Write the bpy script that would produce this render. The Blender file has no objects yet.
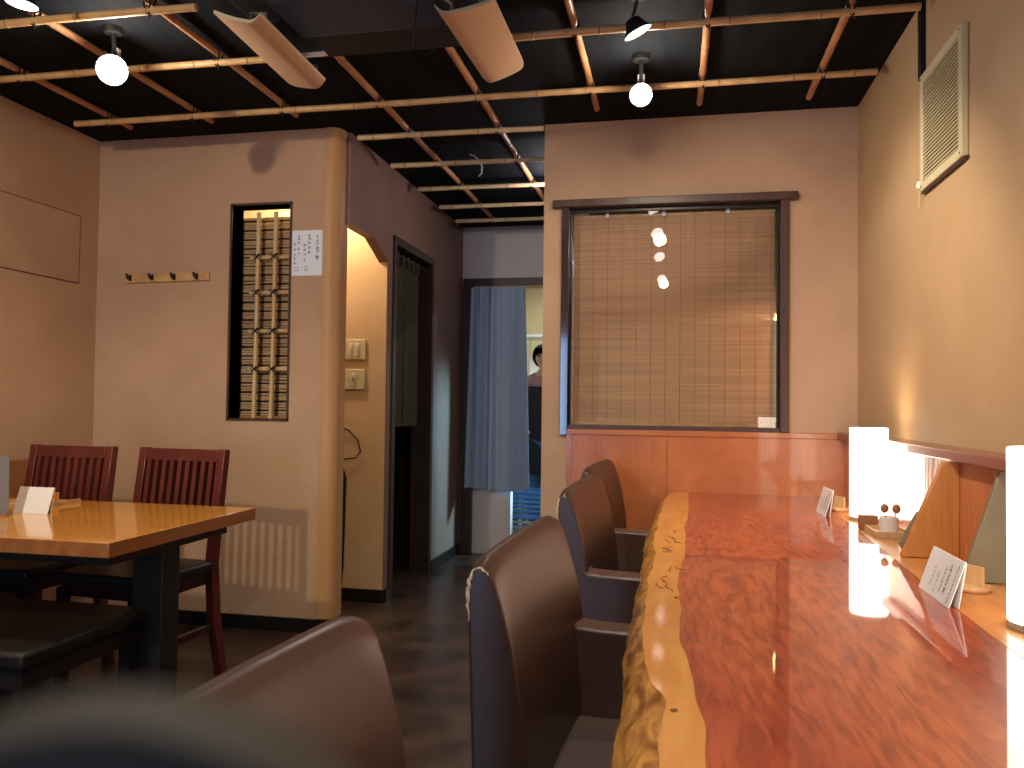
import bpy, bmesh, math, random
from mathutils import Vector, Matrix
random.seed(7)
C = bpy.context.scene.collection
PI = math.pi
H = 2.4            # ceiling height
RX, LX = .775, -2.87   # right / left wall
YW, YC, YF = 3.65, 3.52, 5.70  # window wall, coat wall, corridor end wall

# ------------------------------------------------------------ materials
def mat(name, col, rough=.6, metal=0., spec=.5, coat=0., emit=None, es=0., trans=0., alpha=1., ior=1.45):
    m = bpy.data.materials.new(name); m.use_nodes = True
    b = m.node_tree.nodes['Principled BSDF']
    b.inputs['Base Color'].default_value = (*col, 1)
    b.inputs['Roughness'].default_value = rough
    b.inputs['Metallic'].default_value = metal
    b.inputs['Specular IOR Level'].default_value = spec
    b.inputs['Coat Weight'].default_value = coat
    b.inputs['Coat Roughness'].default_value = .06
    b.inputs['Transmission Weight'].default_value = trans
    b.inputs['IOR'].default_value = ior
    b.inputs['Alpha'].default_value = alpha
    if emit:
        b.inputs['Emission Color'].default_value = (*emit, 1)
        b.inputs['Emission Strength'].default_value = es
    return m

def nodes(m):
    nt = m.node_tree
    return nt, nt.nodes['Principled BSDF']

def noise_mat(name, c1, c2, scale=(8, 8, 8), rough=.6, detail=6, bump=0., bscale=None, spec=.5, coat=0., lo=.35, hi=.65, dist=0., rr=None, c3=None):
    m = mat(name, c1, rough, spec=spec, coat=coat)
    nt, b = nodes(m)
    tc = nt.nodes.new('ShaderNodeTexCoord'); mp = nt.nodes.new('ShaderNodeMapping')
    mp.inputs['Scale'].default_value = scale
    nt.links.new(tc.outputs['Object'], mp.inputs[0])
    n = nt.nodes.new('ShaderNodeTexNoise'); n.inputs['Scale'].default_value = 1; n.inputs['Detail'].default_value = detail
    n.inputs['Distortion'].default_value = dist
    nt.links.new(mp.outputs[0], n.inputs['Vector'])
    r = nt.nodes.new('ShaderNodeValToRGB')
    r.color_ramp.elements[0].position = lo; r.color_ramp.elements[0].color = (*c1, 1)
    r.color_ramp.elements[1].position = hi; r.color_ramp.elements[1].color = (*c2, 1)
    if c3:
        e = r.color_ramp.elements.new((lo+hi)/2); e.color = (*c3, 1)
    nt.links.new(n.outputs['Fac'], r.inputs[0]); nt.links.new(r.outputs[0], b.inputs['Base Color'])
    if bump:
        n2 = nt.nodes.new('ShaderNodeTexNoise'); n2.inputs['Scale'].default_value = 1; n2.inputs['Detail'].default_value = 8
        mp2 = nt.nodes.new('ShaderNodeMapping'); mp2.inputs['Scale'].default_value = bscale or scale
        nt.links.new(tc.outputs['Object'], mp2.inputs[0]); nt.links.new(mp2.outputs[0], n2.inputs['Vector'])
        bp = nt.nodes.new('ShaderNodeBump'); bp.inputs['Strength'].default_value = bump; bp.inputs['Distance'].default_value = .01
        nt.links.new(n2.outputs['Fac'], bp.inputs['Height']); nt.links.new(bp.outputs[0], b.inputs['Normal'])
    if rr:
        q = nt.nodes.new('ShaderNodeMapRange'); q.inputs['To Min'].default_value = rr[0]; q.inputs['To Max'].default_value = rr[1]
        nt.links.new(n.outputs['Fac'], q.inputs['Value']); nt.links.new(q.outputs[0], b.inputs['Roughness'])
    return m

M = {}
M['plaster'] = noise_mat('plaster', (.50, .315, .205), (.56, .36, .235), (3, 3, 3), .75, bump=.18, bscale=(60, 60, 60), spec=.25)
M['plaster_ochre'] = noise_mat('plaster_ochre', (.46, .295, .15), (.52, .335, .175), (3, 3, 3), .6, bump=.05, bscale=(50, 50, 50), spec=.35)
M['plaster_grey'] = noise_mat('plaster_grey', (.66, .58, .54), (.70, .61, .57), (3, 3, 3), .8, bump=.1, bscale=(60, 60, 60), spec=.2)
M['plaster_niche'] = noise_mat('plaster_niche', (.62, .42, .22), (.68, .47, .26), (4, 4, 4), .8, bump=.12, bscale=(60, 60, 60), spec=.2)
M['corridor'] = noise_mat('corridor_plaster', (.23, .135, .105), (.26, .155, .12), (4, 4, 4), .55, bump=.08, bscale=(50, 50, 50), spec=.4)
M['column'] = noise_mat('column_wood', (.50, .27, .12), (.58, .33, .155), (14, 14, 1.2), .45, detail=4, spec=.4)
M['ceiling'] = noise_mat('black_board', (.006, .007, .009), (.011, .012, .014), (20, 3, 3), .85, spec=.1)
M['black'] = mat('black', (.01, .01, .011), .5, spec=.3)
M['black_gloss'] = mat('black_gloss', (.012, .011, .011), .25)
M['dark_trim'] = noise_mat('dark_trim', (.06, .028, .022), (.10, .045, .033), (30, 30, 3), .38, spec=.5)
M['dark_post'] = noise_mat('dark_post', (.035, .02, .018), (.05, .028, .022), (30, 30, 3), .4)
M['lacquer'] = mat('dark_lacquer', (.06, .03, .026), .12, spec=.6, coat=1.)
M['red_trim'] = noise_mat('red_trim', (.20, .055, .035), (.27, .08, .048), (6, 3, 30), .3, coat=.3)
M['bamboo'] = noise_mat('bamboo', (.52, .29, .11), (.66, .41, .19), (12, 12, 12), .4, detail=3)
M['bamboo_red'] = noise_mat('bamboo_red', (.36, .15, .06), (.52, .26, .12), (12, 5, 12), .4, detail=3)
M['bamboo_node'] = mat('bamboo_node', (.36, .20, .09), .6)
M['bamboo_pale'] = noise_mat('bamboo_pale', (.62, .42, .20), (.72, .52, .28), (12, 12, 6), .4, detail=3)
M['reed'] = noise_mat('reed', (.40, .27, .14), (.54, .38, .21), (4, 4, 60), .6, detail=3)
M['twine'] = mat('twine', (.01, .009, .009), .8)
M['board'] = noise_mat('pale_board', (.60, .37, .22), (.66, .42, .26), (6, 2, 6), .5, detail=5)
M['board_edge'] = mat('board_edge', (.72, .62, .36), .5)
M['metal'] = mat('metal', (.7, .72, .76), .25, 1.)
M['dark_metal'] = mat('dark_metal', (.06, .06, .07), .35, .8)
M['vent'] = mat('vent_cream', (.62, .53, .32), .45)
M['vent_shade'] = mat('vent_shade', (.13, .095, .045), .8)
M['switch'] = mat('switch_ivory', (.66, .56, .33), .35)
M['switch_lt'] = mat('switch_light', (.80, .74, .56), .3)
M['paper'] = mat('paper', (.84, .90, 1.0), .7)
M['card'] = mat('card', (.86, .84, .80), .35)
M['ink'] = mat('ink', (.10, .10, .22), .7)
M['ink_brown'] = mat('ink_brown', (.28, .18, .14), .7)
M['tab_wood'] = noise_mat('honey_wood', (.70, .28, .04), (.80, .36, .06), (2.2, 22, 22), .12, detail=6, coat=.6, dist=.6)
M['tab_edge'] = noise_mat('honey_edge', (.30, .10, .03), (.40, .15, .045), (30, 3, 10), .25, detail=5, coat=.4)
M['chair_wood'] = noise_mat('mahogany', (.085, .012, .011), (.14, .024, .019), (30, 30, 3), .28, detail=5, coat=.3)
M['chair_dark'] = noise_mat('mahogany_dark', (.025, .008, .008), (.045, .013, .012), (30, 30, 3), .35, detail=5)
M['ebony'] = noise_mat('ebony', (.010, .008, .009), (.016, .013, .013), (30, 30, 3), .35, detail=5)
M['seat_dark'] = noise_mat('dark_vinyl', (.008, .006, .005), (.012, .009, .007), (20, 20, 20), .45, bump=.05, bscale=(150, 150, 150))
M['leather'] = noise_mat('brown_leatherette', (.056, .028, .021), (.067, .034, .026), (5, 5, 5), .36, bump=.03, bscale=(150, 150, 150), spec=.5, rr=(.28, .40))
M['seat_leather'] = noise_mat('seat_leatherette', (.075, .05, .04), (.09, .06, .048), (5, 5, 5), .5, bump=.05, bscale=(120, 120, 120))
M['torn'] = noise_mat('exposed_foam', (.62, .48, .28), (.75, .62, .42), (60, 60, 60), .9)
M['lamp'] = mat('lamp_acrylic', (.9, .88, .84), .4, emit=(1, .86, .68), es=4.5)
M['lamp_base'] = mat('lamp_base', (.45, .36, .25), .5)
M['bulb'] = mat('bulb', (1, 1, 1), .4, emit=(1, .95, .86), es=60.)
M['bulb_soft'] = mat('bulb_soft', (1, 1, 1), .4, emit=(1, .95, .88), es=6.)
M['spot_shell'] = mat('spot_shell', (.008, .008, .008), .5)
M['spot_pink'] = mat('spot_bracket', (.50, .40, .36), .4)
M['curtain'] = noise_mat('blue_cloth', (.33, .41, .56), (.37, .45, .60), (40, 40, 40), .85, bump=.1, bscale=(300, 300, 300), spec=.2)
M['noren'] = noise_mat('noren_cloth', (.06, .055, .03), (.075, .07, .04), (30, 30, 30), .9, spec=.1)
M['wood_light'] = noise_mat('light_wood', (.45, .17, .045), (.58, .26, .08), (26, 1.6, 26), .35, detail=5, coat=.3, dist=.5)
M['fin'] = noise_mat('fin_wood', (.47, .17, .035), (.56, .235, .055), (34, 5, 3.2), .4, detail=5, dist=.9, coat=.2)
M['fin_grey'] = noise_mat('grey_green_board', (.19, .165, .10), (.22, .19, .115), (9, 9, 9), .6)
M['wains'] = noise_mat('orange_panel', (.43, .135, .045), (.52, .18, .06), (5, 5, 3), .28, detail=6, coat=.5, dist=.8)
M['wains_gloss'] = noise_mat('orange_panel_gloss', (.43, .125, .045), (.54, .18, .06), (5, 7, 3), .3, detail=6, coat=.4, dist=.8, bump=.3, bscale=(25, 40, 6))
M['wains_streak'] = noise_mat('orange_panel_streaked', (.43, .125, .045), (.54, .18, .06), (5, 7, 3), .3, detail=6, coat=.7, dist=.8, bump=.9, bscale=(30, 55, 8))
M['small_wood'] = noise_mat('small_wood', (.50, .31, .15), (.60, .40, .20), (40, 40, 8), .5)
M['small_brown'] = mat('small_brown', (.33, .14, .06), .5)
M['ceramic'] = mat('ceramic', (.75, .70, .62), .3)
M['fan_slat'] = mat('slat', (.5, .43, .28), .5)
M['white_metal'] = mat('white_enamel', (.75, .78, .78), .4)
M['blue_plastic'] = mat('blue_plastic', (.06, .20, .45), .4)
M['teal_plastic'] = mat('pale_blue_plastic', (.25, .42, .50), .4)
M['denim'] = mat('denim', (.05, .14, .33), .8)
M['apron'] = mat('black_apron', (.012, .012, .014), .8)
M['mauve'] = mat('mauve_cloth', (.36, .22, .24), .8)
M['hair'] = mat('black_hair', (.008, .007, .007), .5)
M['skin'] = mat('skin', (.55, .33, .23), .5)
M['kitchen_wall'] = mat('kitchen_wall', (.45, .36, .18), .7)
M['daylight_glass'] = mat('daylight_glass', (.6, .7, .8), .3, emit=(.30, .55, 1.), es=6.)
M['cap_plastic'] = noise_mat('matt_black_plastic', (.048, .041, .030), (.055, .047, .035), (300, 300, 300), .7)
M['wood_dark'] = noise_mat('brown_bench', (.30, .11, .035), (.37, .15, .05), (10, 3, 20), .4)

def floor_mat():
    m = noise_mat('dark_floor', (.028, .016, .011), (.085, .048, .033), (5, 5, 5), .3, detail=9, spec=.4, coat=0., lo=.3, hi=.75, dist=.4, rr=(.22, .42))
    nt, b = nodes(m)
    tc = nt.nodes.new('ShaderNodeTexCoord')
    br = nt.nodes.new('ShaderNodeTexBrick'); br.offset = 0.5
    br.inputs['Scale'].default_value = 1.0; br.inputs['Brick Width'].default_value = .6; br.inputs['Row Height'].default_value = .3
    br.inputs['Mortar Size'].default_value = .003
    nt.links.new(tc.outputs['Object'], br.inputs['Vector'])
    bp = nt.nodes.new('ShaderNodeBump'); bp.inputs['Strength'].default_value = .35; bp.inputs['Distance'].default_value = .004; bp.invert = True
    nt.links.new(br.outputs['Fac'], bp.inputs['Height']); nt.links.new(bp.outputs[0], b.inputs['Normal'])
    return m
M['floor'] = floor_mat()

def heart_mat():
    m = mat('heartwood', (.3, .07, .03), .45, spec=.2, coat=1.)
    nt, b = nodes(m)
    b.inputs['Coat Roughness'].default_value = .035
    tc = nt.nodes.new('ShaderNodeTexCoord')
    mp = nt.nodes.new('ShaderNodeMapping'); mp.inputs['Scale'].default_value = (1.9, .55, 1)
    nt.links.new(tc.outputs['Object'], mp.inputs[0])
    n = nt.nodes.new('ShaderNodeTexNoise'); n.inputs['Scale'].default_value = 1.4; n.inputs['Detail'].default_value = 5; n.inputs['Distortion'].default_value = 1.2
    nt.links.new(mp.outputs[0], n.inputs['Vector'])
    # fine wavy figure: distort coordinates with the broad noise
    vm = nt.nodes.new('ShaderNodeVectorMath'); vm.operation = 'MULTIPLY_ADD'
    nt.links.new(n.outputs['Color'], vm.inputs[0]); vm.inputs[1].default_value = (.13, .22, 0)
    nt.links.new(tc.outputs['Object'], vm.inputs[2])
    mp2 = nt.nodes.new('ShaderNodeMapping'); mp2.inputs['Scale'].default_value = (75, 11, 1)
    mp2.inputs['Rotation'].default_value = (0, 0, .25)
    nt.links.new(vm.outputs[0], mp2.inputs[0])
    n2 = nt.nodes.new('ShaderNodeTexNoise'); n2.inputs['Scale'].default_value = 1.; n2.inputs['Detail'].default_value = 7; n2.inputs['Distortion'].default_value = .5
    nt.links.new(mp2.outputs[0], n2.inputs['Vector'])
    r1 = nt.nodes.new('ShaderNodeValToRGB')
    r1.color_ramp.elements[0].position = .32; r1.color_ramp.elements[0].color = (.34, .045, .020, 1)
    r1.color_ramp.elements[1].position = .68; r1.color_ramp.elements[1].color = (.55, .115, .038, 1)
    nt.links.new(n.outputs['Fac'], r1.inputs[0])
    r2 = nt.nodes.new('ShaderNodeValToRGB')
    r2.color_ramp.elements[0].position = .34; r2.color_ramp.elements[0].color = (.62, .46, .44, 1)
    r2.color_ramp.elements[1].position = .60; r2.color_ramp.elements[1].color = (1.08, 1.08, 1.05, 1)
    nt.links.new(n2.outputs['Fac'], r2.inputs[0])
    mx = nt.nodes.new('ShaderNodeMix'); mx.data_type = 'RGBA'; mx.blend_type = 'MULTIPLY'; mx.inputs['Factor'].default_value = 1
    nt.links.new(r1.outputs[0], mx.inputs['A']); nt.links.new(r2.outputs[0], mx.inputs['B'])
    nt.links.new(mx.outputs['Result'], b.inputs['Base Color'])
    return m
M['heart'] = heart_mat()
M['sap'] = noise_mat('sapwood', (.66, .25, .035), (.76, .34, .06), (22, 5, 10), .35, detail=6, coat=.7, dist=.8, bump=.15, bscale=(30, 12, 20))
M['bark'] = noise_mat('bark_edge', (.26, .085, .018), (.74, .34, .07), (38, 14, 38), .4, detail=8, coat=.3, dist=.7, bump=.45, bscale=(45, 18, 45), lo=.36, hi=.62)

def glass_mat():
    m = bpy.data.materials.new('window_glass'); m.use_nodes = True
    nt = m.node_tree
    for n in list(nt.nodes): nt.nodes.remove(n)
    o = nt.nodes.new('ShaderNodeOutputMaterial'); t = nt.nodes.new('ShaderNodeBsdfTransparent'); g = nt.nodes.new('ShaderNodeBsdfGlossy')
    g.inputs['Roughness'].default_value = .01
    mx = nt.nodes.new('ShaderNodeMixShader'); f = nt.nodes.new('ShaderNodeFresnel'); f.inputs['IOR'].default_value = 1.6
    nt.links.new(f.outputs[0], mx.inputs[0]); nt.links.new(t.outputs[0], mx.inputs[1]); nt.links.new(g.outputs[0], mx.inputs[2])
    nt.links.new(mx.outputs[0], o.inputs[0]); return m
M['glass'] = glass_mat()

def blind_mat():
    m = noise_mat('bamboo_blind', (.52, .28, .155), (.70, .41, .235), (1.5, 1, 130), .5, detail=3, spec=.3)
    nt, b = nodes(m)
    tr = nt.nodes.new('ShaderNodeBsdfTranslucent'); tr.inputs['Color'].default_value = (.6, .40, .18, 1)
    mx = nt.nodes.new('ShaderNodeMixShader'); mx.inputs[0].default_value = .22
    o = nt.nodes['Material Output']
    nt.links.new(b.outputs[0], mx.inputs[1]); nt.links.new(tr.outputs[0], mx.inputs[2]); nt.links.new(mx.outputs[0], o.inputs[0])
    return m
M['blind'] = blind_mat()

# ------------------------------------------------------------ mesh helpers
def link(name, bm, m, parent=None, smooth=False, bevel=0., seg=2, sub=0):
    bmesh.ops.recalc_face_normals(bm, faces=bm.faces)
    me = bpy.data.meshes.new(name); bm.to_mesh(me); bm.free()
    o = bpy.data.objects.new(name, me); C.objects.link(o)
    if isinstance(m, (list, tuple)):
        for k in m: me.materials.append(k)
    else: me.materials.append(m)
    if parent: o.parent = parent
    if bevel:
        b = o.modifiers.new('bevel', 'BEVEL'); b.width = bevel; b.segments = seg; b.limit_method = 'ANGLE'; b.angle_limit = math.radians(40)
    if sub:
        s = o.modifiers.new('sub', 'SUBSURF'); s.levels = sub; s.render_levels = sub
    if smooth or bevel or sub:
        for p in me.polygons: p.use_smooth = True
        if not sub:
            try: me.set_sharp_from_angle(angle=math.radians(40))
            except Exception: pass
    return o

def box(bm, x0, x1, y0, y1, z0, z1, mi=0):
    v = [bm.verts.new((x, y, z)) for z in (z0, z1) for x, y in ((x0, y0), (x1, y0), (x1, y1), (x0, y1))]
    for q in ((0, 1, 2, 3), (4, 5, 6, 7), (0, 1, 5, 4), (1, 2, 6, 5), (2, 3, 7, 6), (3, 0, 4, 7)):
        f = bm.faces.new([v[i] for i in q]); f.material_index = mi
    return v

def hexa(bm, P):   # 8 points: bottom 4, top 4
    v = [bm.verts.new(p) for p in P]
    for q in ((0, 1, 2, 3), (4, 5, 6, 7), (0, 1, 5, 4), (1, 2, 6, 5), (2, 3, 7, 6), (3, 0, 4, 7)):
        bm.faces.new([v[i] for i in q])

def prism(bm, poly, axis, a0, a1):   # poly in the two other axes, in order
    def P(u, w, a):
        return {'x': (a, u, w), 'y': (u, a, w), 'z': (u, w, a)}[axis]
    A = [bm.verts.new(P(u, w, a0)) for u, w in poly]; B = [bm.verts.new(P(u, w, a1)) for u, w in poly]
    bm.faces.new(A); bm.faces.new(B[::-1])
    n = len(poly)
    for i in range(n): bm.faces.new((A[i], A[(i+1) % n], B[(i+1) % n], B[i]))

def tube(bm, pts, r, n=10, cap=True, mi=0):
    pts = [Vector(p) for p in pts]; rings = []
    up = None
    for i, p in enumerate(pts):
        d = (pts[min(i+1, len(pts)-1)] - pts[max(i-1, 0)]).normalized()
        if up is None:
            up = Vector((0, 0, 1)) if abs(d.z) < .9 else Vector((1, 0, 0))
        u = d.cross(up).normalized(); w = u.cross(d).normalized(); up = w
        rr = r[i] if isinstance(r, (list, tuple)) else r
        rings.append([bm.verts.new(p + (u*math.cos(2*PI*k/n) + w*math.sin(2*PI*k/n))*rr) for k in range(n)])
    for a, b in zip(rings, rings[1:]):
        for k in range(n):
            f = bm.faces.new((a[k], a[(k+1) % n], b[(k+1) % n], b[k])); f.material_index = mi
    if cap:
        f = bm.faces.new(rings[0]); f.material_index = mi
        f = bm.faces.new(rings[-1][::-1]); f.material_index = mi

def lathe(bm, prof, cx=0, cy=0, n=32, cap=True):
    rings = [[bm.verts.new((cx+r*math.cos(2*PI*k/n), cy+r*math.sin(2*PI*k/n), z)) for k in range(n)] for r, z in prof]
    for a, b in zip(rings, rings[1:]):
        for k in range(n): bm.faces.new((a[k], a[(k+1) % n], b[(k+1) % n], b[k]))
    if cap:
        bm.faces.new(rings[0]); bm.faces.new(rings[-1][::-1])

def part(name, fn, m, parent=None, **k):
    bm = bmesh.new(); fn(bm); return link(name, bm, m, parent, **k)

def B(name, dims, m, parent=None, **k):
    return part(name, lambda bm: box(bm, *dims), m, parent, **k)

def tag(o, label=None, cat=None, group=None, kind=None):
    if label: o['label'] = label
    if cat: o['category'] = cat
    if group: o['group'] = group
    if kind: o['kind'] = kind
    return o

def thing(name, loc, label, cat, group=None, rz=0):
    o = bpy.data.objects.new(name, None); o.empty_display_size = .1; C.objects.link(o)
    o.location = loc; o.rotation_euler = (0, 0, rz)
    return tag(o, label, cat, group)

def struct(o): o['kind'] = 'structure'; return o

def dup(root, loc, rz, label):
    r = root.copy(); C.objects.link(r); r.location = loc; r.rotation_euler = (0, 0, rz); r['label'] = label
    for ch in list(root.children):
        c = ch.copy(); C.objects.link(c); c.parent = r
        for g in list(ch.children):
            d = g.copy(); C.objects.link(d); d.parent = c
    return r

# ------------------------------------------------------------ room shell
struct(B('floor', (LX-.1, 2.0, -3.1, 8.0, -.06, 0), M['floor']))
struct(B('ceiling', (LX-.1, 2.0, -3.1, 8.0, H, H+.05), M['ceiling']))
struct(B('wall_right', (RX, RX+.1, -3.0, YW+.12, 0, H), M['plaster_ochre']))
struct(B('wall_left', (LX-.1, LX, -3.0, YC+.1, 0, H), M['plaster']))

def wall_with_hole(name, x0, x1, y0, y1, z1, hx0, hx1, hz0, hz1, m):
    def f(bm):
        box(bm, x0, hx0, y0, y1, 0, z1); box(bm, hx1, x1, y0, y1, 0, z1)
        box(bm, hx0, hx1, y0, y1, hz1, z1)
        if hz0 > 0: box(bm, hx0, hx1, y0, y1, 0, hz0)
    return struct(part(name, f, m))
# window wall and coat-hook wall
wall_with_hole('wall_window', -.60, RX+.1, YW, YW+.12, H, -.478, .454, .985, 2.0, M['plaster'])
wall_with_hole('wall_coat_hooks', LX-.1, -1.60, YC, YC+.1, H, -2.12, -1.815, 1.005, 2.042, M['plaster'])
# wall behind the camera with a daylight door
wall_with_hole('wall_entrance', LX-.1, RX+.1, -3.1, -3.0, H, -2.22, -1.28, 0, 2.05, M['plaster'])
d = struct(B('door_1', (-2.22, -1.28, -3.07, -3.04, 0, 2.05), M['dark_trim']))
B('glass_panel', (-2.15, -1.355, -3.04, -3.03, .35, 1.98), M['daylight_glass'], d)
# corridor left wall: opening to the wash niche, doorway, plain length
def corr(bm):
    t0, t1 = -1.64, -1.545
    # lintel over the niche opening with the chamfered far corner
    prism(bm, [(3.60, 1.96), (3.93, 1.955), (4.15, 1.86), (4.15, H), (3.60, H)], 'x', -1.60, t1)
    box(bm, t0, t1, 4.15, 4.21, 0, H)
    box(bm, t0, t1, 4.21, 4.97, 2.01, H)
    box(bm, t0, t1, 4.97, YF, 0, H)
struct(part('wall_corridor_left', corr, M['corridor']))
struct(B('trim_1', (-1.665, -1.535, 4.21, 4.26, 0, 2.03), M['dark_post']))
struct(B('trim_2', (-1.665, -1.535, 4.93, 4.975, 0, 2.03), M['dark_post']))
struct(B('trim_3', (-1.665, -1.535, 4.26, 4.93, 1.985, 2.03), M['dark_post']))
# inner niche shell
struct(B('wall_niche_back', (-2.75, -1.552, 4.14, 4.155, 0, H), M['plaster_niche']))
struct(B('wall_niche_left', (-2.80, -2.75, 3.62, 4.21, 0, H), M['plaster_niche']))
# dark room behind the noren
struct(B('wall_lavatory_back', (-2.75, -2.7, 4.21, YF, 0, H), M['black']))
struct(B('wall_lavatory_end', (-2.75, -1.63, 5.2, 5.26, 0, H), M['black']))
# corridor right side and end wall with the curtained doorway
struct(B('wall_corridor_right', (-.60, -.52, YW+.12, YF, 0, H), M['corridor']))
def endw(bm):
    box(bm, -1.63, -1.16, YF, YF+.08, 0, 1.95)
    box(bm, -1.63, -.52, YF, YF+.08, 1.95, H)
struct(part('wall_corridor_end', endw, M['plaster_grey']))
struct(B('trim_4', (-1.53, -1.445, YF-.04, YF, 0, 1.95), M['dark_post']))
struct(B('trim_5', (-1.53, -.60, YF-.03, YF, 1.95, 2.015), M['dark_post']))
# kitchen shell
struct(B('wall_kitchen_back', (-1.75, 2.0, 7.9, 7.98, 0, H), M['kitchen_wall']))
struct(B('wall_kitchen_left', (-1.75, -1.68, YF+.08, 7.9, 0, H), M['kitchen_wall']))
struct(B('wall_kitchen_right', (1.6, 1.68, YW+.12, 7.9, 0, H), M['kitchen_wall']))
struct(B('wall_kitchen_front', (RX+.1, 1.68, YW+.06, YW+.12, 0, H), M['kitchen_wall']))

# baseboards
struct(B('baseboard_coat_wall', (LX, -1.62, YC-.012, YC, 0, .066), M['black_gloss']))
struct(B('baseboard_left', (LX, LX+.012, -3, YC-.012, 0, .066), M['black_gloss']))
struct(B('baseboard_niche', (-2.7, -1.54, 4.128, 4.14, 0, .07), M['black_gloss']))
struct(B('baseboard_post', (-1.545, -1.533, 4.15, 4.21, 0, .07), M['black_gloss']))
struct(B('baseboard_corridor', (-1.545, -1.530, 4.975, YF-.04, 0, .07), M['black_gloss']))
struct(B('baseboard_window_wall', (-.6, -.48, YW-.012, YW, 0, .066), M['black_gloss']))

# rounded corner column between coat wall and corridor
def col(bm):
    pts = [(-1.64, 3.62), (-1.64, 3.512)]
    for k in range(9):
        a = -PI/2 + PI/2*k/8
        pts.append((-1.618+.055*math.cos(a), 3.567+.055*math.sin(a)))
    pts += [(-1.563, 3.62)]
    prism(bm, pts, 'z', .07, H)
struct(part('trim_6', col, M['column'], smooth=True))
struct(part('trim_7', lambda bm: lathe(bm, [(.06, 0), (.06, .07)], -1.602, 3.565), M['black_gloss'], smooth=True))

# ------------------------------------------------------------ window in the far wall
win = struct(B('window_1', (-.555, .526, YW-.035, YW+.02, 2.0, 2.034), M['dark_trim'], bevel=.003))
B('casing', (-.513, -.478, YW-.025, YW+.1, .952, 2.0), M['lacquer'], win, bevel=.002)
B('casing', (.454, .489, YW-.025, YW+.1, .98, 2.0), M['dark_trim'], win, bevel=.002)
B('sill', (-.478, .454, YW-.01, YW+.1, .982, .998), M['dark_trim'], win)
B('glass', (-.468, .444, YW+.028, YW+.033, .998, 1.985), M['glass'], win)
def sash(bm):
    box(bm, -.478, -.468, YW+.02, YW+.045, .998, 2.0); box(bm, .444, .454, YW+.02, YW+.045, .998, 2.0)
    box(bm, -.468, .444, YW+.02, YW+.045, 1.985, 2.0)
part('window_frame', sash, M['black_gloss'], win)

# bamboo blind behind the glass
bl = thing('bamboo_blind', (0, YW+.075, 0), 'brown bamboo slat blind lowered behind the window glass', 'blind')
def slats(bm):
    z = 1.975; i = 0
    while z > 1.0:
        h = .0066 + random.uniform(-.0008, .0008)
        x = random.uniform(-.003, .003)
        dy = random.uniform(-.0006, .0006)
        box(bm, -.466+x, .440+x, -.0012+dy, .0012+dy, z-h, z)
        z -= h+.0005; i += 1
part('slats', slats, M['blind'], bl)
def cords(bm):
    for k in range(14):
        x = -.44+k*.0665
        tube(bm, [(x, -.003, 1.975), (x, -.003, 1.0)], .0011, 5)
part('string', cords, mat('blind_string', (.38, .20, .11), .8), bl)
B('bottom_rail', (-.468, .442, -.006, .006, .999, 1.013), M['bamboo'], bl)
B('head_rail', (-.468, .442, -.006, .006, 1.968, 1.982), M['bamboo'], bl)
for x in (-.31, -.05, .235):
    part('clip', lambda bm: box(bm, x-.009, x+.009, -.02, -.006, 1.966, 1.992), M['white_metal'], bl, bevel=.003)

# orange wainscot on the window wall (behind the counter end)
wz = .978
w = struct(B('trim_8', (-.455, .715, YW-.014, YW, 0, .955), M['wains_gloss']))
def wseam(bm): box(bm, -.031, -.025, YW-.016, YW-.0135, .1, .955)
part('seam_strip', wseam, M['tab_edge'], w)
struct(B('trim_9', (-.48, .70, YW-.02, YW, .955, .980), M['wains'], bevel=.002))
struct(B('trim_10', (-.48, -.455, YW-.018, YW, 0, .955), M['wains']))
# wainscot and cap rail along the right wall
struct(B('trim_11', (.715, RX, -2.5, YW-.014, .1, .955), M['wains_streak']))
struct(B('trim_12', (.688, RX, -2.5, YW-.02, .957, .985), M['red_trim'], bevel=.003))

# ------------------------------------------------------------ counter
def interp(tab, y):
    if y <= tab[0][0]: return tab[0][1]
    for (a, b), (c, d2) in zip(tab, tab[1:]):
        if y <= c:
            t = (y-a)/(c-a); t = t*t*(3-2*t)
            return b + (d2-b)*t
    return tab[-1][1]
HS = [(-.7, .06), (.5, .035), (.87, .033), (.98, .037), (1.12, .031), (1.37, .013), (1.76, .012), (2.1, .030), (2.5, .037), (2.9, .050), (3.3, .062), (3.64, .066)]
BS = [(-.7, .0), (.5, -.02), (.86, -.012), (1.04, -.010), (1.15, -.034), (1.29, -.044), (1.56, -.053), (2.0, -.046), (2.42, -.052), (2.9, -.044), (3.3, -.032), (3.5, -.022), (3.64, .0)]
OS = [(-.7, -.05), (.5, -.062), (.96, -.068), (1.13, -.073), (1.37, -.079), (1.61, -.078), (2.05, -.082), (2.63, -.083), (3.1, -.068), (3.53, -.045), (3.64, -.03)]
def wob(y, s, a): return a*(math.sin(y*s)+.6*math.sin(y*s*2.3+1.1)+.35*math.sin(y*s*5.1+.4))
CT = .707
ys = [-.7 + (3.635+.7)*i/260 for i in range(261)]
ctr = thing('counter', (0, 0, 0), 'long glossy red-brown live-edge slab counter along the right wall', 'counter')
def strip(bm, cols):
    rows = [[bm.verts.new(p) for p in cols(y)] for y in ys]
    n = len(rows[0])
    for a, b in zip(rows, rows[1:]):
        for k in range(n): bm.faces.new((a[k], a[(k+1) % n], b[(k+1) % n], b[k]))
    bm.faces.new(rows[0]); bm.faces.new(rows[-1][::-1])
def hx(y): return interp(HS, y)+wob(y, 9, .002)
def bx_(y): return interp(BS, y)+wob(y, 13, .0028)
def ox(y): return interp(OS, y)+wob(y, 7, .0025)
def rxx(y): return .525+.075*max(0, (y-1.5)/2.1)
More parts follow.
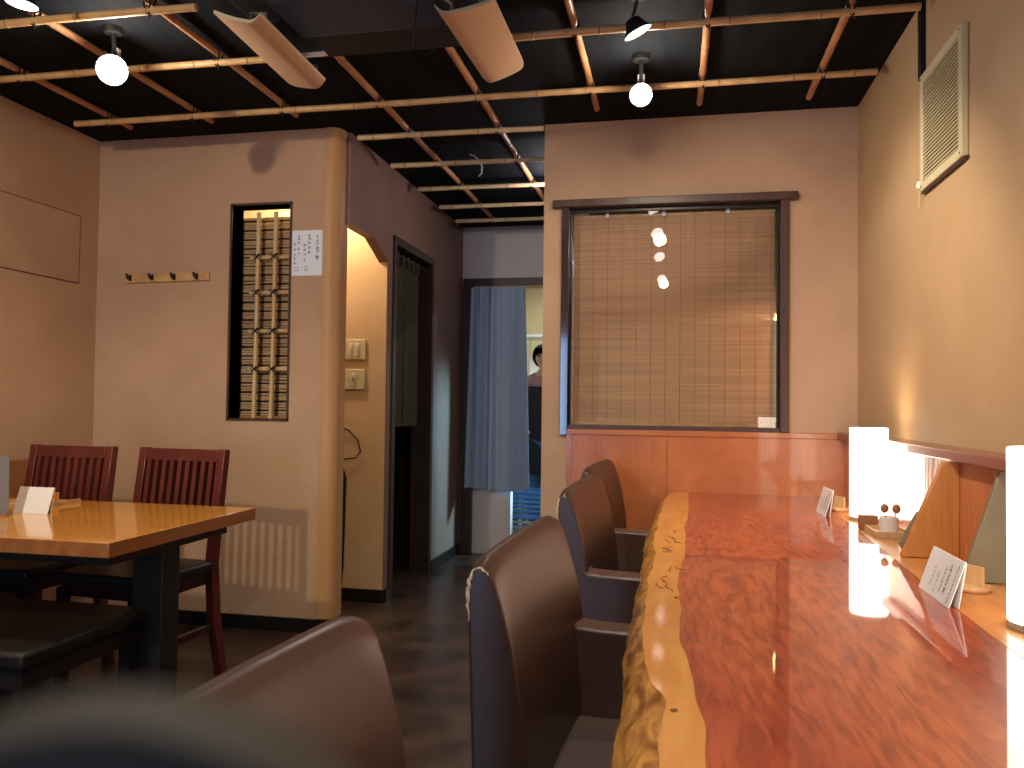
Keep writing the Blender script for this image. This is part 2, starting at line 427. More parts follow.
part('heartwood', lambda bm: strip(bm, lambda y: [(hx(y), y, CT), (rxx(y), y, CT), (rxx(y), y, .645), (hx(y), y, .645)]), M['heart'], ctr)
part('sapwood', lambda bm: strip(bm, lambda y: [(bx_(y), y, CT), (hx(y), y, CT), (hx(y), y, .645), (bx_(y), y, .645)]), M['sap'], ctr)
def barkrow(y):
    b, o = bx_(y), ox(y)
    j = lambda k: wob(y+k*.37, 23, .0012)+wob(y+k*.9, 60, .0007)
    return [(b, y, CT), (b*.7+o*.3+j(1), y, CT-.007), (b*.35+o*.65+j(2), y, CT-.022+j(5)*.6), (o+j(3), y, .66), (o+.01+j(4), y, .64), (b, y, .64)]
part('bark_edge', lambda bm: strip(bm, barkrow), M['bark'], ctr, smooth=True)
BURL = mat('burl', (.22, .08, .02), .5)
for k in range(16):
    y = random.uniform(1.7, 2.55); x = random.uniform(bx_(y)+.02, hx(y)-.012)
    pts = []
    a = random.uniform(0, 6)
    for q in range(5):
        pts.append((x, y, CT+.0004)); a += random.uniform(-1, 1)
        x += .007*math.cos(a); y += .016*math.sin(a)
    part('burl_mark', lambda bm: tube(bm, pts, .0011, 5), BURL, ctr)
for x, y in ((.005, 1.62), (-.0, 1.02)):
    part('burl_mark', lambda bm: tube(bm, [(x, y, CT), (x+.006, y+.004, CT)], .003, 6), BURL, ctr)
B('support_panel', (.40, .45, -.6, 3.6, 0, .645), M['wains'], ctr)
def ledge(bm):
    strip(bm, lambda y: [(rxx(y)+.003, y, CT-.001), (.715, y, CT-.001), (.715, y, CT-.04), (rxx(y)+.003, y, CT-.04)])
lg = tag(part('ledge_board', ledge, M['wood_light']), 'pale straight-grained wooden ledge between the counter and the right wall', 'ledge')

# dividers on the ledge
def fin(name, y, x0, x1, th, m, label, zt=.953, cat='divider board'):
    o = part(name, lambda bm: prism(bm, [(x0, CT), (.715, CT), (.715, zt), (x1, zt), (x0, CT+.006)], 'y', y, y+th), m, bevel=.002)
    return tag(o, label, cat)
fin('divider_board', 2.22, .578, .676, .02, M['fin'], 'slanted orange pine divider board standing on the ledge between the lamps')
tag(part('divider_board', lambda bm: prism(bm, [(.592, CT), (.700, CT), (.700, .82), (.622, .82), (.578, .738)], 'y', 2.243, 2.255), M['fin_grey']), 'thin grey board edge showing behind the orange divider', 'divider board')
fin('divider_board', 1.93, .626, .704, .015, M['fin_grey'], 'grey-green slanted board standing behind the nearest lamp')

# ------------------------------------------------------------ table lamps on the ledge
def make_lamp(x, y, label):
    t = thing('table_lamp', (x, y, CT), label, 'lamp', 'table lamps on the ledge')
    def sh(bm):
        lathe(bm, [(.0615, .012), (.0615, .312), (.059, .315), (.057, .312), (.057, .015)], cap=False, n=48)
    part('lamp_shade', sh, M['lamp'], t, smooth=True)
    part('base', lambda bm: lathe(bm, [(.0615, 0), (.0615, .012), (.02, .013)], n=48), M['lamp_base'], t)
    part('bulb', lambda bm: lathe(bm, [(.012, .013), (.014, .05), (.028, .09), (.03, .12), (.02, .145), (.004, .155)], n=20), M['bulb_soft'], t, smooth=True)
    return t
lamp0 = make_lamp(.658, 2.93, 'white glowing cylinder lamp farther along the ledge, beside the wooden tray')
dup(lamp0, (.640, 1.55, CT), 0, 'nearest white glowing cylinder lamp, cut off by the right edge')

# ------------------------------------------------------------ things on the counter
def strokes(bm, rows, axis_pt, s=.006):
    # rows: (u, v, size) glyph centres; axis_pt maps (u, v) -> point just above the sheet
    for (u, v, k) in rows:
        for j in range(4):
            a = random.choice([0, PI/2, random.uniform(.4, 1.2), random.uniform(-1.2, -.4)])
            l = k*random.uniform(.35, .55); cu, cv = u+random.uniform(-.25, .25)*k, v+random.uniform(-.3, .3)*k
            w = k*.07
            du, dv = math.cos(a)*l, math.sin(a)*l; nu, nv = -math.sin(a)*w, math.cos(a)*w
            q = [axis_pt(cu-du-nu, cv-dv-nv), axis_pt(cu+du-nu, cv+dv-nv), axis_pt(cu+du+nu, cv+dv+nv), axis_pt(cu-du+nu, cv-dv+nv)]
            bm.faces.new([bm.verts.new(p) for p in q])

def tent_card(loc, rz, w, h, lean, label, writing=True, name='menu_card'):
    # local: face looks toward -X, width along Y (+Y far), leaning back to +X
    t = thing(name, loc, label, 'card', None, rz)
    th = .0015
    hexa_pts = [(0, -w/2, 0), (0, w/2, 0), (th, w/2, 0), (th, -w/2, 0), (lean, -w/2, h), (lean, w/2, h), (lean+th, w/2, h), (lean+th, -w/2, h)]
    part('front_leaf', lambda bm: hexa(bm, hexa_pts), M['card'], t)
    bb = lean*.45+.004
    back = [(bb, -w/2, 0), (bb, w/2, 0), (bb+th, w/2, 0), (bb+th, -w/2, 0), (lean+th, -w/2, h), (lean+th, w/2, h), (lean+2*th, w/2, h), (lean+2*th, -w/2, h)]
    part('back_leaf', lambda bm: hexa(bm, back), M['card'], t)
    if writing:
        rows = []
        cols = [(-.80, .85, 9, .055), (-.45, .8, 7, .07), (-.22, .7, 6, .06), (.1, .55, 5, .05), (.4, .6, 5, .05)]
        for cu, v0, n, k in cols:
            for i in range(n):
                v = v0 - i*.095
                if v > .08: rows.append((cu*w/2, v*h, k*h*1.5))
        part('lettering', lambda bm: strokes(bm, rows, lambda u, v: (lean*v/h-.0008, u, v)), M['ink_brown'], t)
    return t
tent_card((.516, 1.760, CT+.0005), .0, .19, .088, .030, 'white tent card with handwriting on the counter before the nearest lamp')
tent_card((.520, 3.04, CT+.0005), .04, .15, .092, .026, 'white tent card at the far end of the counter beside the far lamp')

def coaster_set(x, y, l1, rz=0):
    t = thing('card_holder', (x, y, CT), l1, 'holder', None, rz); t.scale = (.74, .74, .8)
    part('base', lambda bm: lathe(bm, [(.045, 0), (.049, .006), (.049, .014), (.0, .014)], n=28), M['small_wood'], t)
    B('upright', (-.004, .004, -.04, .03, .014, .066), M['small_wood'], t)
coaster_set(.618, 1.85, 'small round wooden base with an upright chip beside the nearest lamp', .5)
coaster_set(.608, 3.17, 'small round wooden base with an upright chip just left of the far lamp', .5)

def tray_set(x, y, rz, la, full=True):
    t = thing('tray', (x, y, CT), la, 'tray', None, rz)
    part('plate', lambda bm: box(bm, -.05, .05, -.075, .075, 0, .006), M['small_wood'], t)
    def rim(bm):
        box(bm, -.05, -.045, -.075, .075, .006, .018); box(bm, .045, .05, -.075, .075, .006, .018)
        box(bm, -.045, .045, -.075, -.07, .006, .018); box(bm, -.045, .045, .07, .075, .006, .018)
    part('rim', rim, M['small_wood'], t)
tray_set(.637, 2.60, 0, 'pale wooden tray on the ledge between the far lamp and the orange divider')
tag(B('box', (.578, .632, 2.688, 2.72, CT+.0, CT+.045), M['small_brown'], bevel=.002), 'small brown box standing against the far lamp foot', 'box')
cup = thing('cup', (.637, 2.585, CT+.006), 'white straight-sided cup standing on the wooden tray', 'cup')
part('body', lambda bm: lathe(bm, [(.026, 0), (.027, .05), (.024, .05), (.023, .006), (0, .006)], n=28), M['ceramic'], cup, smooth=True)
def spoon(dx, dy, tilt, label):
    t = thing('spoon', (.637+dx, 2.585+dy, CT+.013), label, 'spoon', 'spoons in the cup')
    pts = [(0, 0, 0), (tilt*.3, .0, .03), (tilt*.9, 0, .055)]
    part('handle', lambda bm: tube(bm, pts, .0017, 6), M['small_brown'], t)
    def bowl(bm):
        bmesh.ops.create_uvsphere(bm, u_segments=14, v_segments=8, radius=.013)
        bmesh.ops.scale(bm, vec=(.95, .45, 1.1), verts=bm.verts)
        bmesh.ops.translate(bm, vec=(tilt, 0, .068), verts=bm.verts)
    part('bowl', bowl, M['small_brown'], t, smooth=True)
spoon(-.004, 0, -.008, 'left brown spoon with its round end up in the white cup')
spoon(.008, -.004, .012, 'right brown spoon standing taller in the white cup')
tag(B('box', (.572, .606, 1.452, 1.478, CT, CT+.042), M['small_brown'], bevel=.002), 'small brown box at the foot of the nearest lamp', 'box')

# ------------------------------------------------------------ leatherette chairs at the counter
def make_bar_chair(label, arms=(-1, 1)):
    t = thing('armchair', (0, 0, 0), label, 'chair', 'leatherette chairs along the counter')
    W = .285
    # local +X faces the counter; back outer face near x = -.30
    def back(bm):
        ny = 25; rows = []
        for i in range(ny):
            v = -1+2*i/(ny-1); v = math.copysign(abs(v)**.8, v); y = v*W
            e = max(0, abs(v)-.70)/.30
            dz = .014-.006*v*v-.012*e**3
            cv = .012*(v*v)          # plan curve: sides come forward
            prof = [(-.205+cv, .30), (-.215+cv, .50), (-.226+cv, .62), (-.243+cv, .72), (-.260+cv*.8, .79+dz), (-.269+cv*.6, .822+dz), (-.278+cv*.4, .840+dz), (-.288, .846+dz), (-.298, .840+dz), (-.304, .815+dz), (-.301, .72), (-.292, .50), (-.284, .20), (-.205+cv, .20)]
            rows.append([bm.verts.new((x, y, z)) for x, z in prof])
        n = len(rows[0])
        for a, b in zip(rows, rows[1:]):
            for k in range(n): bm.faces.new((a[k], a[(k+1) % n], b[(k+1) % n], b[k]))
        bm.faces.new(rows[0]); bm.faces.new(rows[-1][::-1])
    part('backrest', back, M['leather'], t, bevel=.010, seg=4)
    arm = [(-.262, .20), (-.262, .60), (-.236, .655), (-.228, .643), (-.216, .633), (-.18, .630), (.17, .622), (.205, .614), (.218, .595), (.215, .20)]
    for s in arms:
        y0, y1 = (s*(W+.003), s*(W-.078))
        part('arm', lambda bm: prism(bm, arm, 'y', min(y0, y1), max(y0, y1)), M['leather'], t, bevel=.012, seg=4)
    lo = -W+.079 if -1 in arms else -W+.01
    hi = W-.079 if 1 in arms else W-.01
    part('seat', lambda bm: box(bm, -.225, .235, lo, hi, .36, .462), M['seat_leather'], t, bevel=.02, seg=4)
    part('seat_frame', lambda bm: box(bm, -.26, .205, -W+.02, W-.02, .17, .36), M['leather'], t, bevel=.01)
    for sx in (-.23, .17):
        for sy in (-.24, .24):
            part('leg', lambda bm: hexa(bm, [(sx-.015, sy-.015, 0), (sx+.015, sy-.015, 0), (sx+.015, sy+.015, 0), (sx-.015, sy+.015, 0), (sx-.02, sy-.02, .2), (sx+.02, sy-.02, .2), (sx+.02, sy+.02, .2), (sx-.02, sy+.02, .2)]), M['ebony'], t)
    return t
def tear(parent, big=1., full=True):
    def f(bm):
        W = .285
        path = [(-.301, -W+.001, .760), (-.302, -W, .785), (-.302, -W, .805), (-.300, -W+.001, .822), (-.296, -W+.002, .836)]
        if full: path += [(-.286, -W+.002, .842), (-.276, -W+.002, .836), (-.268, -W+.002, .824)]
        rad = [.002, .0065, .0085, .0095, .005, .0045, .0055, .002][:len(path)]
        if not full: rad[-1] = .002
        rr = random.Random(5)
        fine_p, fine_r = [], []
        for k in range(len(path)-1):
            for q in range(4):
                u = q/4; fine_p.append([path[k][c]*(1-u)+path[k+1][c]*u+rr.uniform(-.0012, .0012) for c in range(3)]); fine_r.append((rad[k]*(1-u)+rad[k+1]*u)*big*rr.uniform(.75, 1.15))
        tube(bm, fine_p, fine_r, 9)
    bk = [c for c in parent.children if c.name.startswith('backrest')][0]
    o = part('torn_patch', f, M['torn'], bk)
    o['label'] = 'torn corner showing pale foam'
    return o
full = make_bar_chair('third brown leatherette armchair from the camera, a pale scuff on its top corner', arms=(-1,))
ch2 = make_bar_chair('brown leatherette armchair second from the camera, its top corner torn to pale foam', arms=(1,))
dup(full, (-.078, .562, 0), math.radians(-3), 'nearest brown leatherette armchair, only its glossy back showing at the bottom')
c4 = dup(full, (-.012, 3.235, 0), math.radians(-4), 'farthest brown leatherette armchair, against the orange panelled wall')
full.location = (.008, 2.46, 0); full.rotation_euler = (0, 0, math.radians(-3)); full.scale = (1, 1.08, 1)
c4.scale = (1, 1.08, 1)
ch2.location = (.016, 1.425, 0); ch2.rotation_euler = (0, 0, math.radians(-3)); ch2.scale = (1, .97, 1)
tear(ch2, .36); tear(full, .3, False)

# ------------------------------------------------------------ dining table and its set (left)
TZ = .70
tb = thing('dining_table', (-2.1, 2.28, 0), 'honey-coloured wooden dining table with a black pedestal leg at the left', 'table')
def ttop(bm):
    box(bm, -.70, .61, -.38, .39, TZ-.043, TZ)
o = part('tabletop', ttop, M['tab_wood'], tb, bevel=.003)
o.data.materials.append(M['tab_edge'])
for p in o.data.polygons:
    if abs(p.normal.z) < .5: p.material_index = 1
for sx in (.41, -.60):
    part('leg', lambda bm: box(bm, sx+.012, sx+.118, -.03, .06, .03, TZ-.075), M['ebony'], tb, bevel=.003)
    part('foot', lambda bm: box(bm, sx-.005, sx+.125, -.28, .28, 0, .04), M['ebony'], tb, bevel=.004)
part('apron', lambda bm: box(bm, -.66, .55, -.30, .30, TZ-.08, TZ-.043), M['ebony'], tb)

def make_dining_chair(label):
    t = thing('dining_chair', (0, 0, 0), label, 'chair', 'slatted chairs behind the dining table')
    # faces -Y; rear at +Y
    W = .205
    def post(s):
        def f(bm):
            x0, x1 = s*W, s*(W-.036)
            x0, x1 = min(x0, x1), max(x0, x1)
            st = [(.185, 0, .018), (.135, .22, .022), (.115, .45, .022), (.145, .68, .020), (.175, .885, .017)]
            rows = [[bm.verts.new(p) for p in ((x0, y-h, z), (x1, y-h, z), (x1, y+h, z), (x0, y+h, z))] for y, z, h in st]
            for a, b in zip(rows, rows[1:]):
                for k in range(4): bm.faces.new((a[k], a[(k+1) % 4], b[(k+1) % 4], b[k]))
            bm.faces.new(rows[0]); bm.faces.new(rows[-1][::-1])
        return f
    for s in (-1, 1):
        part('rear_leg', post(s), M['chair_wood'], t, bevel=.003)
        part('front_leg', lambda bm: box(bm, min(s*.2, s*.165), max(s*.2, s*.165), -.245, -.21, 0, .405), M['chair_dark'], t, bevel=.003)
        part('stretcher', lambda bm: hexa(bm, [(s*.187-.01, -.21, .19), (s*.187+.01, -.21, .19), (s*.187+.01, .115, .19), (s*.187-.01, .115, .19), (s*.187-.01, -.21, .215), (s*.187+.01, -.21, .215), (s*.187+.01, .115, .215), (s*.187-.01, .115, .215)]), M['chair_dark'], t)
    part('top_rail', lambda bm: hexa(bm, [(-W+.036, .152, .835), (W-.036, .152, .835), (W-.036, .182, .835), (-W+.036, .182, .835), (-W+.036, .158, .883), (W-.036, .158, .883), (W-.036, .188, .883), (-W+.036, .188, .883)]), M['chair_wood'], t, bevel=.003)
    part('lower_rail', lambda bm: hexa(bm, [(-W+.036, .115, .545), (W-.036, .115, .545), (W-.036, .138, .545), (-W+.036, .138, .545), (-W+.036, .122, .60), (W-.036, .122, .60), (W-.036, .145, .60), (-W+.036, .145, .60)]), M['chair_wood'], t, bevel=.003)
    for k in range(9):
        x = -.148+k*.037
        part('slat', lambda bm: hexa(bm, [(x-.0095, .115, .595), (x+.0095, .115, .595), (x+.0095, .147, .595), (x-.0095, .147, .595), (x-.0095, .150, .84), (x+.0095, .150, .84), (x+.0095, .182, .84), (x-.0095, .182, .84)]), M['chair_wood'], t)
    part('seat', lambda bm: box(bm, -.205, .205, -.26, .118, .425, .462), M['seat_dark'], t, bevel=.014, seg=3)
    part('seat_rail', lambda bm: box(bm, -.19, .19, -.235, .115, .375, .425), M['chair_dark'], t)
    return t
dc = make_dining_chair('dark red slat-back wooden chair behind the table, nearer the coat wall corner')
dc.location = (-2.475, 2.745, 0); dc.rotation_euler = (0, 0, math.radians(-2))
dc.scale = (1, 1, 1.01)
dup(dc, (-1.96, 2.735, 0), math.radians(-5), 'dark red slat-back wooden chair by the corner of the table')
dc['label'] = 'dark red slat-back wooden chair farther left, partly behind the white card'

bn = thing('bench', (-2.07, 2.02, 0), 'black low bench pushed under the near side of the table', 'bench')
part('seat', lambda bm: box(bm, -.55, .44, -.25, .255, .385, .43), M['seat_dark'], bn, bevel=.012, seg=3)
part('frame', lambda bm: box(bm, -.53, .42, -.23, .235, .33, .385), M['ebony'], bn)
for sx in (-.52, .38):
    for sy in (-.22, .19):
        part('leg', lambda bm: box(bm, sx, sx+.036, sy, sy+.036, 0, .33), M['ebony'], bn)
part('stretcher', lambda bm: box(bm, -.5, .40, .198, .218, .14, .17), M['ebony'], bn)

wb = thing('wall_bench', (LX, 2.2, 0), 'brown wooden bench back against the left wall behind the table', 'bench')
part('backrest', lambda bm: box(bm, .012, .05, -1.0, .95, .40, .815), M['wood_dark'], wb, bevel=.004)
part('seat', lambda bm: box(bm, .012, .06, -1.0, .95, .0, .40), M['ebony'], wb)

# things on the dining table
t = tent_card((-2.118, 2.31, TZ+.0005), math.radians(90), .135, .086, .03, 'white tent card standing on the honey-coloured table', writing=False)
tag(part('tray', lambda bm: (box(bm, -2.385, -2.18, 2.46, 2.62, TZ, TZ+.008), box(bm, -2.385, -2.375, 2.46, 2.62, TZ+.008, TZ+.014), box(bm, -2.19, -2.18, 2.46, 2.62, TZ+.008, TZ+.014)), M['small_wood']), 'pale thin wooden tray behind the white card on the table', 'tray')
ob = thing('wooden_box', (-2.265, 2.54, TZ+.008), 'small orange wooden box with a peg on the table tray', 'box')
part('body', lambda bm: box(bm, -.045, .035, -.03, .03, 0, .034), M['tab_wood'], ob, bevel=.002)
part('peg', lambda bm: tube(bm, [(.02, 0, .034), (.02, 0, .048)], .004, 8), M['small_wood'], ob)
gs = thing('menu_stand', (-2.21, 2.215, TZ), 'grey upright menu stand at the left edge of the table', 'stand', rz=math.radians(25))
part('panel', lambda bm: box(bm, -.09, .075, -.004, .004, .008, .195), mat('grey_board', (.20, .18, .15), .4), gs)
part('base', lambda bm: box(bm, -.09, .075, -.03, .03, 0, .008), M['small_brown'], gs)

# ------------------------------------------------------------ coat wall: lattice window, note, hooks
lw = struct(thing('window_2', (-1.9675, YC, 0), None, None))
def lframe(bm):
    box(bm, -.163, -.1525, -.006, .10, .995, 2.052); box(bm, .1525, .163, -.006, .10, .995, 2.052)
    box(bm, -.163, .163, -.006, .10, 2.042, 2.052); box(bm, -.163, .163, -.006, .10, .995, 1.005)
part('window_frame', lframe, M['dark_trim'], lw)
for x in (-.050, .042):
    def f(bm, x=x):
        tube(bm, [(x-.004, .060, 1.005), (x+.002, .060, 1.5), (x+.004, .060, 2.02)], .0105, 12)
        for z in (1.12, 1.42, 1.75): tube(bm, [(x, .060, z-.002), (x, .060, z+.002)], .0122, 12)
    part('upright_cane', f, M['bamboo_pale'], lw, smooth=True)
for z in (1.247, 1.435, 1.625, 1.80):
    part('cross_cane', lambda bm: tube(bm, [(-.098, .082, z), (.150, .082, z+.002)], .0105, 12), M['bamboo_pale'], lw, smooth=True)
    for x in (-.050, .042):
        def kn(bm, x=x):
            tube(bm, [(x-.013, .049, z-.014), (x+.013, .049, z+.014)], .0035, 6)
            tube(bm, [(x+.013, .049, z-.012), (x-.013, .049, z+.012)], .0035, 6)
            tube(bm, [(x+.006, .047, z), (x+.026, .047, z+.012)], .0026, 6)
            tube(bm, [(x-.014, .047, z), (x-.022, .047, z+.006)], .0026, 6)
        part('knot', kn, M['twine'], lw)
def reeds(bm):
    z = 1.02; k = 0
    while z < 2.005:
        r = .0062
        w0, w1 = random.uniform(-.003, .003), random.uniform(-.003, .003)
        if k % 3 == 2: z += .007
        tube(bm, [(-.185, .118, z+w0), (.0, .118, z+random.uniform(-.002, .002)), (.185, .118, z+w1)], r, 6)
        z += 2*r+.0003; k += 1
part('reed_screen', reeds, M['reed'], lw)
part('blocker_backing', lambda bm: box(bm, -.19, .19, .128, .132, 1.02, 2.012), mat('blocker_backing', (.05, .03, .02), .8), lw)  # dark board added to stop niche light showing through the reed gaps

nt_ = thing('paper_note', (-1.724, YC-.001, 1.80), 'white handwritten paper note pinned beside the lattice window', 'note')
part('sheet', lambda bm: box(bm, -.0785, .0785, -.001, 0, -.108, .110), M['paper'], nt_)
rows = []
def colm(X, Ys, k=26):
    for Y in Ys: rows.append(((X-350)/390*.157, -(Y-420)/590*.218, k/390*.157))
colm(480, [205, 258, 300], 30); colm(482, [357, 395, 460, 485], 40)
colm(378, [195, 235, 290, 355, 410], 36); colm(318, [315, 375, 435, 510], 32)
colm(243, [195, 240, 290, 360, 425], 34); colm(192, [300, 370, 440, 495, 550], 32)
colm(350, [595, 635], 26); colm(330, [600, 640], 20); colm(230, [600, 645], 24); colm(198, [605, 650], 20)
part('lettering', lambda bm: strokes(bm, rows, lambda u, v: (u, -.0016, v)), M['ink'], nt_)

hk = thing('coat_rack', (-2.467, YC, 1.70), 'short wooden wall rail with four coat pegs', 'coat rack')
part('rail', lambda bm: hexa(bm, [(-.232, -.016, -.028), (.232, -.016, -.022), (.232, 0, -.022), (-.232, 0, -.028), (-.232, -.016, .014), (.232, -.016, .020), (.232, 0, .020), (-.232, 0, .014)]), M['bamboo'], hk, bevel=.003)
for k in range(4):
    x = -.2+k*.123
    def pf(bm, x=x):
        tube(bm, [(x, -.016, -.006), (x, -.035, -.010), (x, -.043, .004), (x, -.044, .014)], [.006, .005, .006, .008], 8)
        box(bm, x-.008, x+.008, -.019, -.016, -.018, .012)
    part('hook', pf, M['dark_metal'], hk)

# access panel on the left wall
ap = thing('access_panel', (LX, 3.0, 1.82), 'flush plastered access panel in the left wall, faint dark outline', 'panel')
part('panel', lambda bm: box(bm, .0, .003, -.9, .39, -.160, .166), M['plaster'], ap)
part('gap', lambda bm: (box(bm, 0, .0015, -.9, .3955, -.166, -.160), box(bm, 0, .0015, -.9, .3955, .166, .171), box(bm, 0, .0015, .39, .3955, -.166, .171)), mat('groove', (.12, .05, .03), .8), ap)

# ------------------------------------------------------------ niche things: switches, cord, rod
def switch(z0, z1, x0, x1, n, label):
    t = thing('light_switch', ((x0+x1)/2, 4.14, (z0+z1)/2), label, 'switch')
    w, h = (x1-x0)/2, (z1-z0)/2
    part('plate', lambda bm: box(bm, -w, w, -.016, 0, -h, h), M['switch'], t, bevel=.004)
    for k in range(n):
        cx_ = (k-(n-1)/2)*.038
        rk = part('rocker', lambda bm: box(bm, cx_-.012, cx_+.012, -.022, -.016, -h*.6, h*.6), M['switch_lt'], t, bevel=.002)
        part('toggle', lambda bm: box(bm, cx_-.004, cx_+.004, -.027, -.022, -.012, .012), M['small_brown'] if n == 1 else M['switch'], rk)
switch(1.325, 1.437, -1.795, -1.665, 2, 'upper ivory switch plate with two rockers in the lit niche')
switch(1.160, 1.272, -1.795, -1.665, 1, 'lower ivory switch plate with a single toggle in the lit niche')
cd = [( -1.80, 4.13, .95), (-1.755, 4.13, .935), (-1.70, 4.13, .88), (-1.685, 4.13, .82), (-1.71, 4.13, .785), (-1.80, 4.12, .775)]
tag(part('cord', lambda bm: tube(bm, cd, .0035, 8), M['black'], smooth=True), 'thin black cord looping out beside the column in the niche', 'cord')
rd = thing('umbrella', (-1.765, 4.05, 0), 'dark folded umbrella standing in the lit niche behind the column', 'umbrella')
part('canopy', lambda bm: tube(bm, [(0, 0, .02), (0, 0, .2), (0, 0, .68), (0, 0, .74)], [.008, .026, .034, .014], 14), M['black'], rd, smooth=True)
part('handle', lambda bm: tube(bm, [(0, 0, .74), (0, 0, .765)], .012, 10), M['metal'], rd, smooth=True)

# noren in the doorway
nr = thing('noren', (-1.59, 4.26, 0), 'dark olive split noren cloth hanging in the corridor doorway', 'curtain')
def cloth(bm, y0, y1, z0, z1, amp, ph):
    n = 20; f_ = []; g = []
    for i in range(n+1):
        y = y0+(y1-y0)*i/n
        col_f = []; col_g = []
        for j in range(7):
            z = z0+(z1-z0)*j/6
            dx = amp*math.sin(y*26+ph)*(1-j/7)
            col_f.append(bm.verts.new((dx, y, z))); col_g.append(bm.verts.new((dx+.003, y, z)))
        f_.append(col_f); g.append(col_g)
    for L in (f_, g):
        for a, b in zip(L, L[1:]):
            for j in range(6): bm.faces.new((a[j], b[j], b[j+1], a[j+1]))
    for i in range(n):
        bm.faces.new((f_[i][0], f_[i+1][0], g[i+1][0], g[i][0])); bm.faces.new((f_[i][6], f_[i+1][6], g[i+1][6], g[i][6]))
    for j in range(6):
        bm.faces.new((f_[0][j], f_[0][j+1], g[0][j+1], g[0][j])); bm.faces.new((f_[n][j], f_[n][j+1], g[n][j+1], g[n][j]))
part('cloth_panel', lambda bm: cloth(bm, .02, .258, .95, 1.90, .008, 0), M['noren'], nr, smooth=True)
part('cloth_panel', lambda bm: cloth(bm, .262, .53, .95, 1.90, .008, 1), M['noren'], nr, smooth=True)
part('rod', lambda bm: tube(bm, [(.002, 0, 1.955), (.002, .67, 1.955)], .008, 8), M['dark_post'], nr)
for k in range(6):
    part('loop', lambda bm: box(bm, -.009, .012, .03+k*.093, .06+k*.093, 1.895, 1.968), M['noren'], nr)

# blue curtain at the corridor end
cu = thing('door_curtain', (0, YF-.06, 0), 'blue-grey gathered curtain covering the doorway at the corridor end', 'curtain')
def curtain(bm):
    n = 90; L = []; G = []
    for i in range(n+1):
        u = i/n; a = []; b = []
        for j in range(13):
            v = j/12; z = .47+1.475*v
            xl, xr = -1.495+.035*v, -1.01-.045*v
            x = xl+(xr-xl)*u
            fold = (.028*math.sin(u*27)*math.exp(-((u-.28)/.33)**2)+.006*math.sin(u*41+1)+.004*math.sin(u*60*v))*(1-.15*v)
            zz = z + (.012*math.sin(u*7+.5) if j == 0 else 0)
            a.append(bm.verts.new((x, fold, zz))); b.append(bm.verts.new((x, fold+.003, zz)))
        L.append(a); G.append(b)
    for Q in (L, G):
        for a, b in zip(Q, Q[1:]):
            for j in range(12): bm.faces.new((a[j], b[j], b[j+1], a[j+1]))
    for i in range(n):
        bm.faces.new((L[i][0], L[i+1][0], G[i+1][0], G[i][0])); bm.faces.new((L[i][12], L[i+1][12], G[i+1][12], G[i][12]))
    for k in (0, n):
        for j in range(12): bm.faces.new((L[k][j], L[k][j+1], G[k][j+1], G[k][j]))
part('cloth', curtain, M['curtain'], cu, smooth=True)
part('rod', lambda bm: tube(bm, [(-1.44, .02, 1.945), (-.62, .02, 1.945)], .010, 10), M['bamboo'], cu, smooth=True)

# ------------------------------------------------------------ kitchen glimpse
kr = thing('storage_rack', (-1.35, 7.0, 0), 'white wire shelving glimpsed past the edge of the blue curtain', 'shelf')
for sx, sy in ((0, 0), (.55, 0), (0, .4), (.55, .4)):
    part('post', lambda bm: box(bm, sx, sx+.025, sy, sy+.025, 0, 1.75), M['white_metal'], kr)
for z in (.35, .85, 1.30, 1.70):
    part('shelf', lambda bm: box(bm, 0, .575, 0, .425, z, z+.02), M['white_metal'], kr)
for (x, z, wd, hh, m, nm, lb, ct) in ((-1.28, 1.321, .20, .20, 'white_metal', 'storage_box', 'white box on the kitchen shelving beyond the curtain', 'box'),
                              (-1.03, .871, .18, .28, 'teal_plastic', 'storage_box', 'pale green-blue box on the middle kitchen shelf', 'box')):
    tag(B(nm, (x, x+wd, 7.05, 7.3, z, z+hh), M[m], bevel=.01), lb, ct)
def crate(x, y, z, m, label):
    t = thing('crate', (x, y, z), label, 'crate', 'plastic crates beyond the curtain')
    def f(bm):
        box(bm, -.15, .15, -.12, .12, 0, .01)
        for k in range(6):
            z0 = .015+k*.035
            box(bm, -.15, .15, -.12, -.11, z0, z0+.022); box(bm, -.15, .15, .11, .12, z0, z0+.022)
            box(bm, -.15, -.14, -.11, .11, z0, z0+.022); box(bm, .14, .15, -.11, .11, z0, z0+.022)
        for sx in (-.15, .14):
            for sy in (-.12, .11): box(bm, sx, sx+.01, sy, sy+.01, 0, .225)
    part('body', f, m, t)
crate(-1.10, 6.06, .0, M['teal_plastic'], 'pale blue ribbed crate on the floor under the curtain edge')
crate(-1.10, 6.06, .226, M['blue_plastic'], 'deep blue plastic crate stacked above the pale ribbed crate')

